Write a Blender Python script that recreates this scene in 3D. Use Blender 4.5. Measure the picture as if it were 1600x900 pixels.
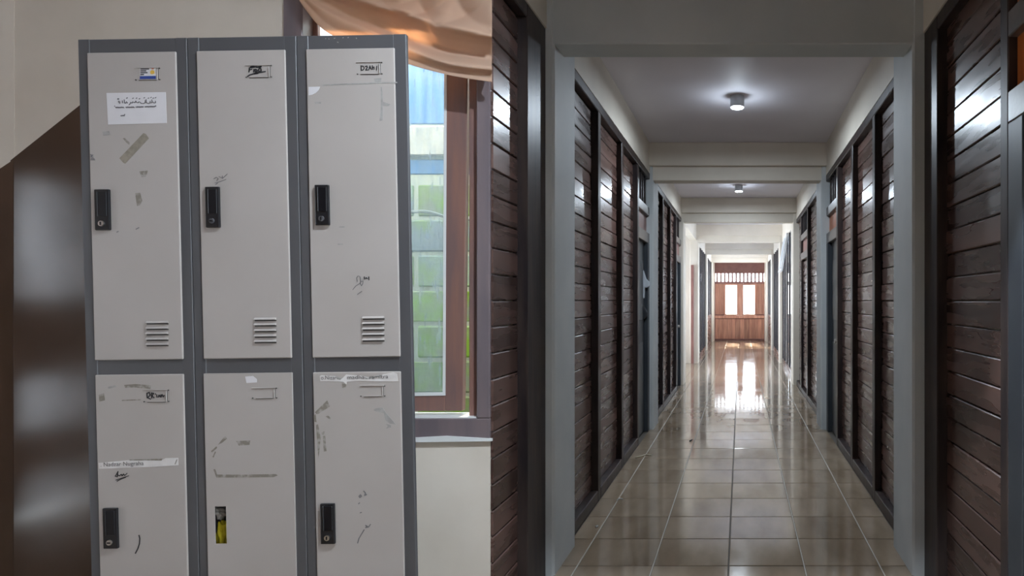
import bpy, bmesh, math, random
from mathutils import Vector, Matrix, Euler
random.seed(7)
R = math.radians
sc = bpy.context.scene
for o in list(bpy.data.objects): bpy.data.objects.remove(o)

# ------------------------------------------------------------------ camera
F, CX, CY, EYE = 1042.0, 1157.0, 470.0, 1.40      # focal length in px, vanishing point of the corridor, eye height
cam = bpy.data.cameras.new('camera'); co = bpy.data.objects.new('camera', cam); sc.collection.objects.link(co)
co.location = (0, 0, EYE); co.rotation_euler = (R(90), 0, 0)
cam.sensor_width = 36; cam.lens = 36 * F / 1600
cam.shift_x = -(CX - 800) / 1600; cam.shift_y = (CY - 450) / 1600
cam.clip_start = .02; sc.camera = co
# ------------------------------------------------------------------ sky, sun, exposure
w = bpy.data.worlds.new('overcast_sky'); sc.world = w; w.use_nodes = True
bg = w.node_tree.nodes['Background']; bg.inputs[0].default_value = (.88, .95, 1.0, 1); bg.inputs[1].default_value = 7.5
sun = bpy.data.lights.new('sun', 'SUN'); sun.energy = 30.0; sun.color = (1, .80, .58); sun.angle = R(4)
so = bpy.data.objects.new('sun', sun); sc.collection.objects.link(so)
so.rotation_euler = Vector((.03, -.86, -.51)).to_track_quat('-Z', 'Y').to_euler()
vs = sc.view_settings; vs.view_transform = 'Standard'; vs.look = 'None'; vs.exposure = 0.5; vs.gamma = 1.0; vs.use_curve_mapping = False
def portal(name, loc, direction, sx, sy):                          # guides daylight sampling through an opening
    l = bpy.data.lights.new(name, 'AREA'); l.shape = 'RECTANGLE'; l.size = sx; l.size_y = sy; l.cycles.is_portal = True
    o = bpy.data.objects.new(name, l); sc.collection.objects.link(o); o.location = loc
    o.rotation_euler = Vector(direction).to_track_quat('-Z', 'Z').to_euler()
portal('daylight_right_window', (1.1, -1.05, 1.2), (-1, 0, 0), 3.7, 2.0)
portal('daylight_far_left', (-1.16, 19.0, 1.6), (1, 0, 0), 7.2, 2.3)
portal('daylight_far_right', (1.14, 17.0, 1.6), (-1, 0, 0), 11.0, 2.3)
portal('daylight_end_window', (0, 23.6, 1.6), (0, -1, 0), 1.3, 1.7)
portal('daylight_side_hall', (-2.65, 13.2, 1.5), (1, 0, 0), 3.2, 2.6)

# ------------------------------------------------------------------ helpers
def at(px, py, Y): return Vector(((px - CX) * Y / F, Y, EYE + (CY - py) * Y / F))
def X_at(px, Y): return (px - CX) * Y / F
def Z_at(py, Y): return EYE + (CY - py) * Y / F

class MB:
    def __init__(s): s.v = []; s.f = []
    def add(s, vs, fs):
        n = len(s.v); s.v += [tuple(p) for p in vs]; s.f += [tuple(i + n for i in f) for f in fs]; return s
    def box(s, x0, x1, y0, y1, z0, z1):
        return s.add([(x0,y0,z0),(x1,y0,z0),(x1,y1,z0),(x0,y1,z0),(x0,y0,z1),(x1,y0,z1),(x1,y1,z1),(x0,y1,z1)],
                     [(0,3,2,1),(4,5,6,7),(0,1,5,4),(1,2,6,5),(2,3,7,6),(3,0,4,7)])
    def prism(s, poly, y0, y1):                                    # outline in x,z pushed along y
        n = len(poly)
        a = sum(poly[i][0]*poly[(i+1)%n][1]-poly[(i+1)%n][0]*poly[i][1] for i in range(n))
        if a < 0: poly = poly[::-1]
        vs = [(x, y0, z) for x, z in poly] + [(x, y1, z) for x, z in poly]
        return s.add(vs, [tuple(range(n)), tuple(range(2*n-1, n-1, -1))] + [(i, i+n, (i+1)%n+n, (i+1)%n) for i in range(n)])
    def cyl(s, c, r0, r1, h, axis='z', n=24):
        vs = []
        for k, r in ((0, r0), (h, r1)):
            for i in range(n):
                a = 2*math.pi*i/n; p, q = r*math.cos(a), r*math.sin(a)
                vs.append({'z': (c[0]+p, c[1]+q, c[2]+k), 'y': (c[0]+p, c[1]+k, c[2]+q), 'x': (c[0]+k, c[1]+p, c[2]+q)}[axis])
        return s.add(vs, [tuple(range(n))[::-1], tuple(range(n, 2*n))] + [(i, (i+1)%n, (i+1)%n+n, i+n) for i in range(n)])
    def tube(s, pts, r, n=8):
        pts = [Vector(p) for p in pts]; vs = []
        for i, p in enumerate(pts):
            d = (pts[min(i+1, len(pts)-1)] - pts[max(i-1, 0)]).normalized()
            a = d.orthogonal().normalized() if i == 0 else (a - d*a.dot(d)).normalized()
            b = d.cross(a)
            for k in range(n):
                t = 2*math.pi*k/n; vs.append(p + a*math.cos(t)*r + b*math.sin(t)*r)
        m = len(pts)
        return s.add(vs, [(i*n+k, i*n+(k+1)%n, (i+1)*n+(k+1)%n, (i+1)*n+k) for i in range(m-1) for k in range(n)] +
                     [tuple(range(n))[::-1], tuple(range((m-1)*n, m*n))])
    def ribbon(s, pts, wd, y0, y1):                                # pen stroke in x,z with real thickness along y
        for i in range(len(pts)-1):
            a, b = Vector(pts[i]), Vector(pts[i+1]); d = b - a
            if d.length < 1e-7: continue
            d.normalize(); nrm = Vector((-d.y, d.x)) * wd/2; a = a - d*wd*.3; b = b + d*wd*.3
            s.prism([tuple(a-nrm), tuple(b-nrm), tuple(b+nrm), tuple(a+nrm)], y0, y1)
        return s
    def mesh(s, name, mat, bevel=0, smooth=False, origin=(0,0,0), seg=1):
        me = bpy.data.meshes.new(name)
        me.from_pydata([(x-origin[0], y-origin[1], z-origin[2]) for x, y, z in s.v], [], s.f)
        bm = bmesh.new(); bm.from_mesh(me)
        bmesh.ops.recalc_face_normals(bm, faces=bm.faces)
        if bevel: bmesh.ops.bevel(bm, geom=list(bm.edges), offset=bevel, segments=seg, profile=.5, affect='EDGES', clamp_overlap=True)
        if smooth:
            for f in bm.faces: f.smooth = True
        bm.to_mesh(me); bm.free()
        if mat: me.materials.append(mat)
        return me
    def build(s, name, mat, parent=None, bevel=0, smooth=False, origin=None, seg=1):
        if origin is None: origin = (0, 0, 0)
        return link(name, s.mesh(name, mat, bevel, smooth, origin, seg), parent, origin)
def link(name, me, parent=None, loc=(0,0,0), rot=(0,0,0)):
    o = bpy.data.objects.new(name, me); sc.collection.objects.link(o); o.location = loc; o.rotation_euler = rot
    if parent: o.parent = parent
    return o
def box(name, b, mat, parent=None, bevel=0, origin=None): return MB().box(*b).build(name, mat, parent, bevel, origin=origin)
def tag(o, label, cat, group=None, kind=None):
    o['label'] = label; o['category'] = cat
    if group: o['group'] = group
    if kind: o['kind'] = kind
    return o
def struct(o, label, cat='structure'): o['kind'] = 'structure'; o['label'] = label; o['category'] = cat; return o
def part(o, label): o['label'] = label; return o
def empty(name, loc=(0,0,0), rot=(0,0,0)):
    o = bpy.data.objects.new(name, None); sc.collection.objects.link(o); o.location = loc; o.rotation_euler = rot; o.empty_display_size = .1; return o

# ------------------------------------------------------------------ materials
def nodes(m): return m.node_tree.nodes, m.node_tree.links
def material(name, col, rough=.5, spec=.5, var=None, scale=4, stretch=(1,1,1), rnd=0, bump=0, bscale=40, bstretch=(1,1,1), metal=0, rvar=0, coat=0, detail=6, contrast=(.35,.65)):
    m = bpy.data.materials.new(name); m.use_nodes = True; N, L = nodes(m); b = N['Principled BSDF']
    b.inputs['Roughness'].default_value = rough; b.inputs['Specular IOR Level'].default_value = spec; b.inputs['Metallic'].default_value = metal
    b.inputs['Coat Weight'].default_value = coat; b.inputs['Coat Roughness'].default_value = .12
    tc = N.new('ShaderNodeTexCoord'); oi = N.new('ShaderNodeObjectInfo')
    off = N.new('ShaderNodeVectorMath'); off.operation = 'MULTIPLY_ADD'
    off.inputs[0].default_value = (1, 1, 1)
    sc3 = N.new('ShaderNodeVectorMath'); sc3.operation = 'SCALE'; sc3.inputs[0].default_value = (37, 19, 53); L.new(oi.outputs['Random'], sc3.inputs['Scale'])
    L.new(tc.outputs['Object'], off.inputs[0]); off.inputs[1].default_value = stretch; L.new(sc3.outputs[0], off.inputs[2])
    nz = N.new('ShaderNodeTexNoise'); nz.inputs['Scale'].default_value = scale; nz.inputs['Detail'].default_value = detail; L.new(off.outputs[0], nz.inputs['Vector'])
    src = None
    if var is not None:
        rp = N.new('ShaderNodeValToRGB'); rp.color_ramp.elements[0].position = contrast[0]; rp.color_ramp.elements[1].position = contrast[1]
        rp.color_ramp.elements[0].color = (*col, 1); rp.color_ramp.elements[1].color = (*var, 1)
        L.new(nz.outputs['Fac'], rp.inputs[0]); src = rp.outputs[0]
    if rnd:
        hs = N.new('ShaderNodeHueSaturation'); mr = N.new('ShaderNodeMapRange'); mr.inputs['To Min'].default_value = 1-rnd; mr.inputs['To Max'].default_value = 1+rnd
        L.new(oi.outputs['Random'], mr.inputs['Value']); L.new(mr.outputs[0], hs.inputs['Value'])
        if src: L.new(src, hs.inputs['Color'])
        else: hs.inputs['Color'].default_value = (*col, 1)
        src = hs.outputs[0]
    if src: L.new(src, b.inputs['Base Color'])
    else: b.inputs['Base Color'].default_value = (*col, 1)
    if rvar:
        mr = N.new('ShaderNodeMapRange'); mr.inputs['From Min'].default_value = .3; mr.inputs['From Max'].default_value = .7
        mr.inputs['To Min'].default_value = max(.02, rough-rvar); mr.inputs['To Max'].default_value = rough+rvar
        L.new(nz.outputs['Fac'], mr.inputs['Value']); L.new(mr.outputs[0], b.inputs['Roughness'])
    if bump:
        off2 = N.new('ShaderNodeVectorMath'); off2.operation = 'MULTIPLY_ADD'; L.new(tc.outputs['Object'], off2.inputs[0]); off2.inputs[1].default_value = bstretch; L.new(sc3.outputs[0], off2.inputs[2])
        n2 = N.new('ShaderNodeTexNoise'); n2.inputs['Scale'].default_value = bscale; n2.inputs['Detail'].default_value = 4; L.new(off2.outputs[0], n2.inputs['Vector'])
        bp = N.new('ShaderNodeBump'); bp.inputs['Strength'].default_value = bump; bp.inputs['Distance'].default_value = .01
        L.new(n2.outputs['Fac'], bp.inputs['Height']); L.new(bp.outputs[0], b.inputs['Normal'])
    return m
M = {}
M['plaster'] = material('pale_plaster', (.68,.62,.53), .55, .35, var=(.74,.68,.585), scale=2.5, bump=.08, bscale=14)
M['pillar'] = material('near_cool_paint', (.52,.55,.56), .62, .3, var=(.58,.60,.60), scale=3, bump=.10, bscale=9)
M['hall_plaster'] = material('hall_plaster', (.70,.63,.54), .55, .35, var=(.77,.70,.61), scale=3, bump=.06, bscale=20)
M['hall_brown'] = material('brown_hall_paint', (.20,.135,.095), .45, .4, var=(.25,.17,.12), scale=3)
M['ceiling'] = material('ceiling_board', (.76,.74,.80), .6, .3, var=(.82,.80,.86), scale=1.2)
M['grout_glint'] = material('painted_grout_glint', (.50,.46,.40), .6)
M['grout'] = material('tile_grout', (.10,.085,.07), .7, .3)
M['tile'] = material('beige_floor_tile', (.25,.185,.125), .09, .5, var=(.36,.28,.20), scale=5, stretch=(1,.35,1), rnd=.07, rvar=.03)
M['plank'] = material('varnished_plank', (.066,.036,.029), .29, .6, var=(.125,.070,.057), scale=4, stretch=(1,.5,4), rnd=.35, bump=.05, bscale=12, bstretch=(1,.3,2), rvar=.09, detail=3)
M['post'] = material('dark_post_wood', (.022,.017,.019), .40, .25, var=(.052,.036,.031), scale=6, stretch=(3,3,.4), rnd=.15, bump=.06, bscale=20, bstretch=(1,1,.2))
M['rail'] = material('transom_rail_wood', (.10,.085,.082), .32, .5, var=(.14,.115,.105), scale=6, bump=.05)
M['slate_door'] = material('slate_door_paint', (.030,.036,.045), .4, .5, var=(.04,.048,.056), scale=4)
M['red_wood'] = material('red_brown_wood', (.42,.19,.13), .35, .5, var=(.60,.32,.22), scale=4, stretch=(6,1,.5), rnd=.22, bump=.05)
M['maroon_wood'] = material('maroon_board', (.22,.10,.085), .4, .5, var=(.28,.13,.11), scale=5)
M['backlit_orange'] = material('painted_backlit_panel', (.42,.10,.025), .35, .5, var=(.60,.17,.04), scale=9, stretch=(1,3,.4))  # bright orange stands for light coming through the transom panels
M['window_wood'] = material('window_frame_wood', (.16,.13,.14), .35, .5, var=(.20,.155,.16), scale=5, stretch=(4,4,.5), bump=.06, bscale=20)
M['sash_wood'] = material('sash_red_wood', (.19,.115,.105), .38, .5, var=(.26,.135,.105), scale=5, stretch=(5,5,.6), bump=.06, bscale=20)
M['white_paint'] = material('white_paint', (.75,.76,.75), .5)
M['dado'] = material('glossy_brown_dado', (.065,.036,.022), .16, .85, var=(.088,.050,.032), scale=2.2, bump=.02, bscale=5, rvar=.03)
M['locker_door'] = material('locker_grey_paint', (.36,.325,.30), .42, .4, var=(.385,.35,.325), scale=2.5, bump=.015, bscale=5)
M['locker_frame'] = material('locker_dark_frame', (.068,.067,.072), .42, .45, var=(.08,.078,.082), scale=3)
M['locker_inner'] = material('locker_inner', (.16,.15,.14), .6)
M['black'] = material('black_plastic', (.010,.010,.012), .3, .5)
M['black2'] = material('black_recess', (.003,.003,.005), .35, .4)
M['chrome'] = material('lock_metal', (.75,.73,.70), .3, metal=1)
M['slot_shade'] = material('slot_and_shade_dark', (.045,.042,.04), .7)
M['paper'] = material('white_paper', (.56,.54,.55), .7, .2, var=(.62,.60,.61), scale=6)
M['strip'] = material('printed_paper_strip', (.62,.59,.57), .7, .2, var=(.52,.49,.47), scale=20)
M['ink'] = material('black_ink', (.012,.012,.015), .6)
M['print_grey'] = material('printer_grey', (.12,.11,.12), .7)
M['pencil'] = material('faded_ink', (.15,.145,.15), .6)
M['text_grey'] = material('strip_print', (.07,.06,.06), .7)
M['tape'] = material('old_tape', (.20,.175,.135), .6, .3, var=(.26,.23,.185), scale=60)
M['residue'] = material('glue_residue', (.20,.178,.148), .75, .2, var=(.32,.30,.27), scale=70, contrast=(.45,.62))
M['residue_light'] = material('faint_glue_residue', (.27,.26,.245), .75, .2, var=(.34,.33,.31), scale=60)
M['navy'] = material('navy_print', (.02,.05,.25), .5)
M['yellow'] = material('yellow_print', (.65,.40,.06), .5)
M['orange_red'] = material('red_print', (.55,.18,.10), .5)
M['yellow_cloth'] = material('yellow_cloth', (.85,.70,.05), .8, .1, var=(.60,.48,.03), scale=30)
M['grey_cloth'] = material('grey_cloth', (.42,.38,.34), .8, .1, var=(.3,.27,.24), scale=30)
M['white_cloth'] = material('white_cloth', (.55,.58,.62), .85, .1, var=(.48,.51,.55), scale=14)
M['dark_cloth'] = material('dark_bag_fabric', (.012,.015,.02), .6)
M['block'] = material('mossy_block', (.26,.29,.22), .9, .1, var=(.20,.34,.045), scale=9, rnd=.2, bump=.4, bscale=30)
M['block_bare'] = material('weathered_block', (.24,.28,.31), .9, .1, var=(.22,.32,.10), scale=7, rnd=.15, bump=.4, bscale=30, contrast=(.4,.7))
M['blue_panel'] = material('bluish_block', (.075,.17,.33), .85, .2, var=(.14,.25,.42), scale=5, stretch=(6,1,.5), bump=.3, bscale=30)  # upper courses coloured blue
M['beam_ext'] = material('grey_ring_beam', (.36,.36,.32), .9, .1, var=(.46,.45,.40), scale=9, bump=.3)
M['mortar'] = material('pale_mortar', (.42,.45,.38), .9, .1)
M['ground'] = material('wet_ground', (.14,.16,.09), .9, .1, var=(.08,.16,.04), scale=6)
M['cable'] = material('cable_sheath', (.06,.07,.08), .5)
M['cable2'] = material('pale_cable_sheath', (.5,.52,.55), .5)
M['straw'] = material('pale_straw', (.55,.48,.36), .7)
M['lamp_body'] = material('lamp_housing', (.55,.57,.6), .4)
def emis(name, col, s):
    m = bpy.data.materials.new(name); m.use_nodes = True; b = m.node_tree.nodes['Principled BSDF']
    b.inputs['Base Color'].default_value = (.8,.8,.8,1); b.inputs['Emission Color'].default_value = (*col, 1); b.inputs['Emission Strength'].default_value = s; return m
M['lamp_glow'] = emis('lamp_diffuser', (.85,.95,1), 22)
def glass(name, tint, dust, dustcol, rough=.02):
    m = bpy.data.materials.new(name); m.use_nodes = True; N, L = nodes(m); N.remove(N['Principled BSDF']); out = N['Material Output']
    tr = N.new('ShaderNodeBsdfTransparent'); tr.inputs[0].default_value = (*tint, 1)
    gl = N.new('ShaderNodeBsdfGlossy'); gl.inputs['Roughness'].default_value = rough
    fr = N.new('ShaderNodeFresnel'); fr.inputs[0].default_value = 1.45
    mx = N.new('ShaderNodeMixShader'); L.new(fr.outputs[0], mx.inputs[0]); L.new(tr.outputs[0], mx.inputs[1]); L.new(gl.outputs[0], mx.inputs[2])
    tl = N.new('ShaderNodeBsdfTranslucent'); tl.inputs[0].default_value = (*dustcol, 1)
    df = N.new('ShaderNodeBsdfDiffuse'); df.inputs[0].default_value = (*dustcol, 1)
    ad = N.new('ShaderNodeMixShader'); ad.inputs[0].default_value = .5; L.new(tl.outputs[0], ad.inputs[1]); L.new(df.outputs[0], ad.inputs[2])
    tc = N.new('ShaderNodeTexCoord'); mp = N.new('ShaderNodeMapping'); mp.inputs['Scale'].default_value = (30, 30, 5); L.new(tc.outputs['Object'], mp.inputs[0])
    nz = N.new('ShaderNodeTexNoise'); nz.inputs['Scale'].default_value = 2; nz.inputs['Detail'].default_value = 8; L.new(mp.outputs[0], nz.inputs['Vector'])
    mr = N.new('ShaderNodeMapRange'); mr.inputs['From Min'].default_value = .3; mr.inputs['From Max'].default_value = .75; mr.inputs['To Min'].default_value = dust*.45; mr.inputs['To Max'].default_value = dust*1.6
    L.new(nz.outputs['Fac'], mr.inputs['Value'])
    m2 = N.new('ShaderNodeMixShader'); L.new(mr.outputs[0], m2.inputs[0]); L.new(mx.outputs[0], m2.inputs[1]); L.new(ad.outputs[0], m2.inputs[2]); L.new(m2.outputs[0], out.inputs[0])
    return m
M['dusty_glass'] = glass('dusty_window_glass', (.90,.97,1.0), .20, (.72,.86,.98))
M['clear_glass'] = glass('clear_glass', (.95,.97,1), .05, (.8,.85,.9))
M['dimming_glass'] = glass('dimming_glass', (.62,.64,.68), .05, (.6,.62,.66))
M['dark_glass'] = material('dark_transom_glass', (.05,.06,.075), .06, .8)
def cloth_mat(name, c1, c2, tl_w):
    m = material(name, c1, .85, .1, var=c2, scale=1.5, detail=2)
    N, L = nodes(m); b = N['Principled BSDF']; out = N['Material Output']
    tl = N.new('ShaderNodeBsdfTranslucent'); src = b.inputs['Base Color'].links[0].from_socket; L.new(src, tl.inputs[0])
    mx = N.new('ShaderNodeMixShader'); mx.inputs[0].default_value = tl_w; L.new(b.outputs[0], mx.inputs[1]); L.new(tl.outputs[0], mx.inputs[2]); L.new(mx.outputs[0], out.inputs[0]); return m
M['curtain'] = cloth_mat('faded_orange_curtain', (.72,.50,.36), (.78,.57,.43), .45)

# ------------------------------------------------------------------ the corridor's measures
LF, LPK, LPIL = -.99, -1.035, -.947          # left wall: post fronts, plank faces, pillar faces
RF, RPK, RPIL = .934, .98, .875
PIT, P0, PD = 3.86, 3.39, .43                # pillar pitch, first pillar, pillar depth
CEIL, YW, YEND = 3.11, 2.787, 23.5           # ceiling, wall with the window, end wall
PY = [P0 + PIT*k for k in range(6)]

# ------------------------------------------------------------------ floor
floor = struct(MB().box(-4.6, 1.3, -3.3, 2.9, -.15, -.003).box(-1.3, 1.3, 2.9, 23.9, -.15, -.003).box(-2.8, -1.3, 11.3, 15.2, -.15, -.003).build('floor', M['grout']),
               'beige tiled floor running the length of the corridor', 'floor')
XL = [-.992, -.863, -.463, -.063, .337, .737, .936]
tm = {}
def tile_mesh(wd):
    wd = round(wd, 4)
    if wd not in tm: tm[wd] = MB().box(-wd/2, wd/2, -.1968, .1968, -.012, 0).mesh('floor_tile', M['tile'], bevel=.0022)
    return tm[wd]
for i, gx in enumerate(XL[1:-1]):
    if i != 2: box('grout_highlight', (gx-.003, gx+.003, 3.1, YEND, -.004, -.0012), M['grout_glint'], floor)  # pale strips paint the highlight along the lengthwise joints
row = 0; y = 3.524 - .4
while y < 11.2:
    for i in range(6):
        wd = XL[i+1]-XL[i]-.007
        link('floor_tile', tile_mesh(wd), floor, ((XL[i]+XL[i+1])/2, y+.2, random.uniform(-.0006,.0004)), (R(random.uniform(-.14,.14)), R(random.uniform(-.04,.04)), 0))
    y += .4
far = MB(); y0 = y
def tiles_rect(m, x0, x1, ya, yb):
    yy = ya
    while yy < yb:
        xx = -.863 - .4*20
        while xx < x1:
            a, b = max(xx+.002, x0), min(xx+.398, x1)
            if b - a > .02: m.box(a, b, max(yy+.002, ya), min(yy+.398, yb), -.012, random.uniform(-.0001,.0001))
            xx += .4
        yy += .4
tiles_rect(far, -.992, .936, y0, YEND)
tiles_rect(far, -2.66, -.996, 11.54, 14.97)
tiles_rect(far, -4.6, .98, -3.2, YW - .003)
fo = far.build('distant_floor_tiles', M['tile'], floor); fo['kind'] = 'stuff'

# ------------------------------------------------------------------ ceiling
cm = MB().box(-4.7, 1.3, -3.3, YW+.1, CEIL, CEIL+.12).box(-1.3, 1.3, YW+.1, 23.9, CEIL, CEIL+.12).box(-2.8, -1.3, 11.0, 15.2, CEIL, CEIL+.12)
ceiling = struct(cm.build('ceiling', M['ceiling']), 'white board ceiling above the corridor', 'ceiling')

# ------------------------------------------------------------------ pillars and beams
ORD = ['nearest', 'second', 'third', 'fourth', 'fifth', 'farthest']
for k, y in enumerate(PY):
    pmat = M['pillar' if k < 2 else 'plaster']  # one paint in two tints: the far pillars' cream carries the warm light
    struct(box('pillar', (-1.14, LPIL, y, y+PD, -.02, CEIL), pmat, bevel=.012), f'pale painted pillar on the left of the corridor, {ORD[k]} of six', 'pillar')
    struct(box('pillar', (RPIL, 1.12, y, y+PD, -.02, CEIL), pmat, bevel=.012), f'pale painted pillar on the right of the corridor, {ORD[k]} of six', 'pillar')
    bm_ = MB().box(LF-.04, RF+.04, y+.005, y+.195, 2.708, CEIL)
    if k: bm_.box(LF-.04, RF+.04, y-.06, y+.004, 2.86, CEIL)
    struct(bm_.build('beam', M['pillar' if k == 0 else 'plaster'], bevel=.006), f'pale plaster beam across the corridor, {ORD[k]} of six', 'beam')  # nearest beam keeps the cool tint, the others carry the warm light

struct(box('beam', (-.29, 1.0, 1.78, 1.95, 2.31, CEIL), M['plaster'], bevel=.006), 'added bulkhead above the camera that shades the nearest beam', 'beam')  # unseen bulkhead, added to keep light off the first corridor beam
# ------------------------------------------------------------------ plank walls of the corridor
pm = {}
def plank_mesh(length):
    key = round(length, 3)
    if key not in pm: pm[key] = MB().box(-.011, .011, -length/2, length/2, -.0525, .0525).mesh('plank', M['plank'], bevel=.004)
    return pm[key]
PH, NP, PZ0 = .11, 24, .08
def plank_panel(parent, side, ya, yb, detailed=True, calm=1):
    x = LPK - .011 if side < 0 else RPK + .011
    if detailed:
        for i in range(NP):
            link('plank', plank_mesh(yb-ya), parent, (x + calm*random.uniform(-.004,.002)*(-side), (ya+yb)/2, PZ0+PH*(i+.5)),
                 (0, R(random.uniform(-1.0,1.0)*(.4+.6*calm)), R(calm*random.uniform(-.25,.25))))
    else:
        m = MB()
        for i in range(NP):
            d = random.uniform(-.003,.003); z = PZ0+PH*i
            m.box(x-.011+d, x+.011+d, ya, yb, z+.003, z+PH-.003)
        o = m.build('distant_planks', M['plank'], parent); o['kind'] = 'stuff'
def post(parent, side, ya, yb, z0=.0, z1=2.785):
    if side < 0: b = (LPK-.05, LF, ya, yb, z0, z1)
    else: b = (RF, RPK+.05, ya, yb, z0, z1 - .025)
    c = ((b[0]+b[1])/2, (b[2]+b[3])/2, z0)
    return MB().box(*b).build('post', M['post'], parent, .005, origin=c)
def hrail(parent, side, ya, yb, z0, z1, name='rail', mat='post', proud=0):
    b = (LPK-.05, LF+proud, ya, yb, z0, z1) if side < 0 else (RF-proud, RPK+.05, ya, yb, z0, z1)
    return MB().box(*b).build(name, M[mat], parent, .005, origin=((b[0]+b[1])/2, (ya+yb)/2, z0))
def wall(side, ya, yb, label):
    "plaster header over a solid backing; planks, posts and rails are its pieces"
    m = MB(); t = 2.785 if side < 0 else 2.76
    if side < 0: m.box(-1.12, LF+.005, ya, yb, t, CEIL).box(-1.10, LPK-.024, max(ya, YW+.125), yb, 0, t)
    else: m.box(RF-.005, 1.2, ya, yb, t, CEIL).box(RPK+.024, 1.2, ya, yb, 0, t)
    return struct(m.build('wall_left' if side < 0 else 'wall_right', M['plaster']), label, 'wall')
door_n = [0]
def door(side, ya, yb, label, lower='maroon_wood', upper='dark_glass', planked=False, knob=True):
    "door with two transom lights above, in the line of the plank wall"
    door_n[0] += 1
    e = struct(empty(f'door_{door_n[0]}', ((LPK if side < 0 else RPK), (ya+yb)/2, 0)), label, 'door'); ox, oy = e.location.x, e.location.y
    def bx(name, b, mat, bev=.004): 
        return box(name, (b[0]-ox, b[1]-ox, b[2]-oy, b[3]-oy, b[4], b[5]), M[mat], e, bev)
    front = LF if side < 0 else RF
    back = ox - .05 if side < 0 else ox + .05
    def xr(a, b): return (min(a, b), max(a, b))
    for z0, z1 in ((2.02, 2.13), (2.32, 2.41)): bx('transom_rail', (*xr(back, front), ya, yb, z0, z1), 'rail')
    for z0, z1, mt, nm in ((2.13, 2.32, lower, 'transom_panel'), (2.41, 2.72, upper, 'transom_light')):
        bx(nm, (*xr(ox+.006*side, ox-.012*side), ya, yb, z0, z1), mt, 0)
    for i in range(4):
        yy = ya + (yb-ya)*(i+1)/5
        bx('glazing_bar', (*xr(ox-.012*side, ox-.024*side), yy-.008, yy+.008, 2.41, 2.72), 'post', 0)
    if planked:
        for i in range(17):
            z = .1+i*.112
            o = link('plank', plank_mesh(round(yb-ya-.1, 3)), e, (.0, 0, z+.056), (0, R(random.uniform(-1.2,1.2)), 0))
        bx('jamb', (*xr(back, front), yb-.05, yb, 0, 2.02), 'post'); bx('jamb', (*xr(back, front), ya, ya+.05, 0, 2.02), 'post')
        bx('threshold', (*xr(back, front), ya, yb, 0, .07), 'post')
    else:
        bx('leaf', (*xr(ox+.020*side, ox-.004*side), ya+.02, yb-.12, 0.01, 2.02), 'slate_door')
        bx('jamb', (*xr(back, front), yb-.12, yb, 0, 2.02), 'slate_door')
        for z in (.35, 1.2): bx('door_panel', (*xr(ox-.004*side, ox-.012*side), ya+.14, yb-.24, z, z+.62), 'slate_door')
        if knob:
            kx = ox-.05*side
            MB().cyl((kx-ox, ya+.09-oy, 1.0), .022, .022, .03, 'x', 14).build('knob', M['chrome'], e)
    return e

# left, nearest piece: begins at the corner with the window wall
wl0 = wall(-1, YW, P0, 'dark plank wall on the left edge of the corridor beside the window')
plank_panel(wl0, -1, YW+.002, 3.1, True, 0); post(wl0, -1, 3.1, P0); hrail(wl0, -1, YW+.002, 3.1, 2.72, 2.785, 'top_rail'); hrail(wl0, -1, YW+.002, 3.1, 0, .08, 'sill')
# right, nearest piece
wr0 = wall(1, 2.33, P0, 'dark plank wall at the right edge of the picture')
plank_panel(wr0, 1, 2.40, 3.17); post(wr0, 1, 3.17, P0); post(wr0, 1, 2.33, 2.40); hrail(wr0, 1, 2.40, 3.17, 2.69, 2.76, 'top_rail'); hrail(wr0, 1, 2.40, 3.17, 0, .08, 'sill')
wr00 = struct(MB().box(RPK+.024, 1.2, .8, 2.33, 0, CEIL).box(RPK+.024, 1.2, -3.2, -2.9, 0, CEIL).box(RPK+.024, 1.2, -2.9, .8, 0, .2).box(RPK+.024, 1.2, -2.9, .8, 2.2, CEIL).build('wall_right', M['plaster']), 'pale wall beside the camera on the right', 'wall')
door(1, 1.45, 2.33, 'dark door with orange transom panel at the far right edge', lower='backlit_orange', upper='backlit_orange')

win_n = [6]
def glazed(side, ya, yb, label, sill=.45, pane='clear_glass'):
    win_n[0] += 1; sd = 'left' if side < 0 else 'right'
    x0, x1 = (-1.14, LF) if side < 0 else (RF, 1.12)
    wg = struct(MB().box(x0, x1, ya, yb, 2.72, CEIL).build('wall_left' if side < 0 else 'wall_right', M['plaster']), f'header and plank parapet of the {label}', 'wall')
    MB().box(x0, x1, ya, yb, 0, sill).build('parapet', M['plank'], wg)
    e = struct(empty(f'window_{win_n[0]}', (LF-.025 if side < 0 else RF+.025, (ya+yb)/2, sill)), label, 'window'); h = (yb-ya)/2; hz = 2.72 - sill
    for i in range(6): yy = -h + (2*h-.06)*i/5; box('mullion', (-.022, .022, yy, yy+.06, 0, hz), M['post'], e, .004)
    for i in range(5): yy = -h + (2*h-.06)*i/5; box('pane', (-.004, .004, yy+.06, yy+(2*h-.06)/5, 0, hz), M[pane], e)
BAYS = ['first', 'second', 'third', 'fourth', 'fifth']
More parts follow.
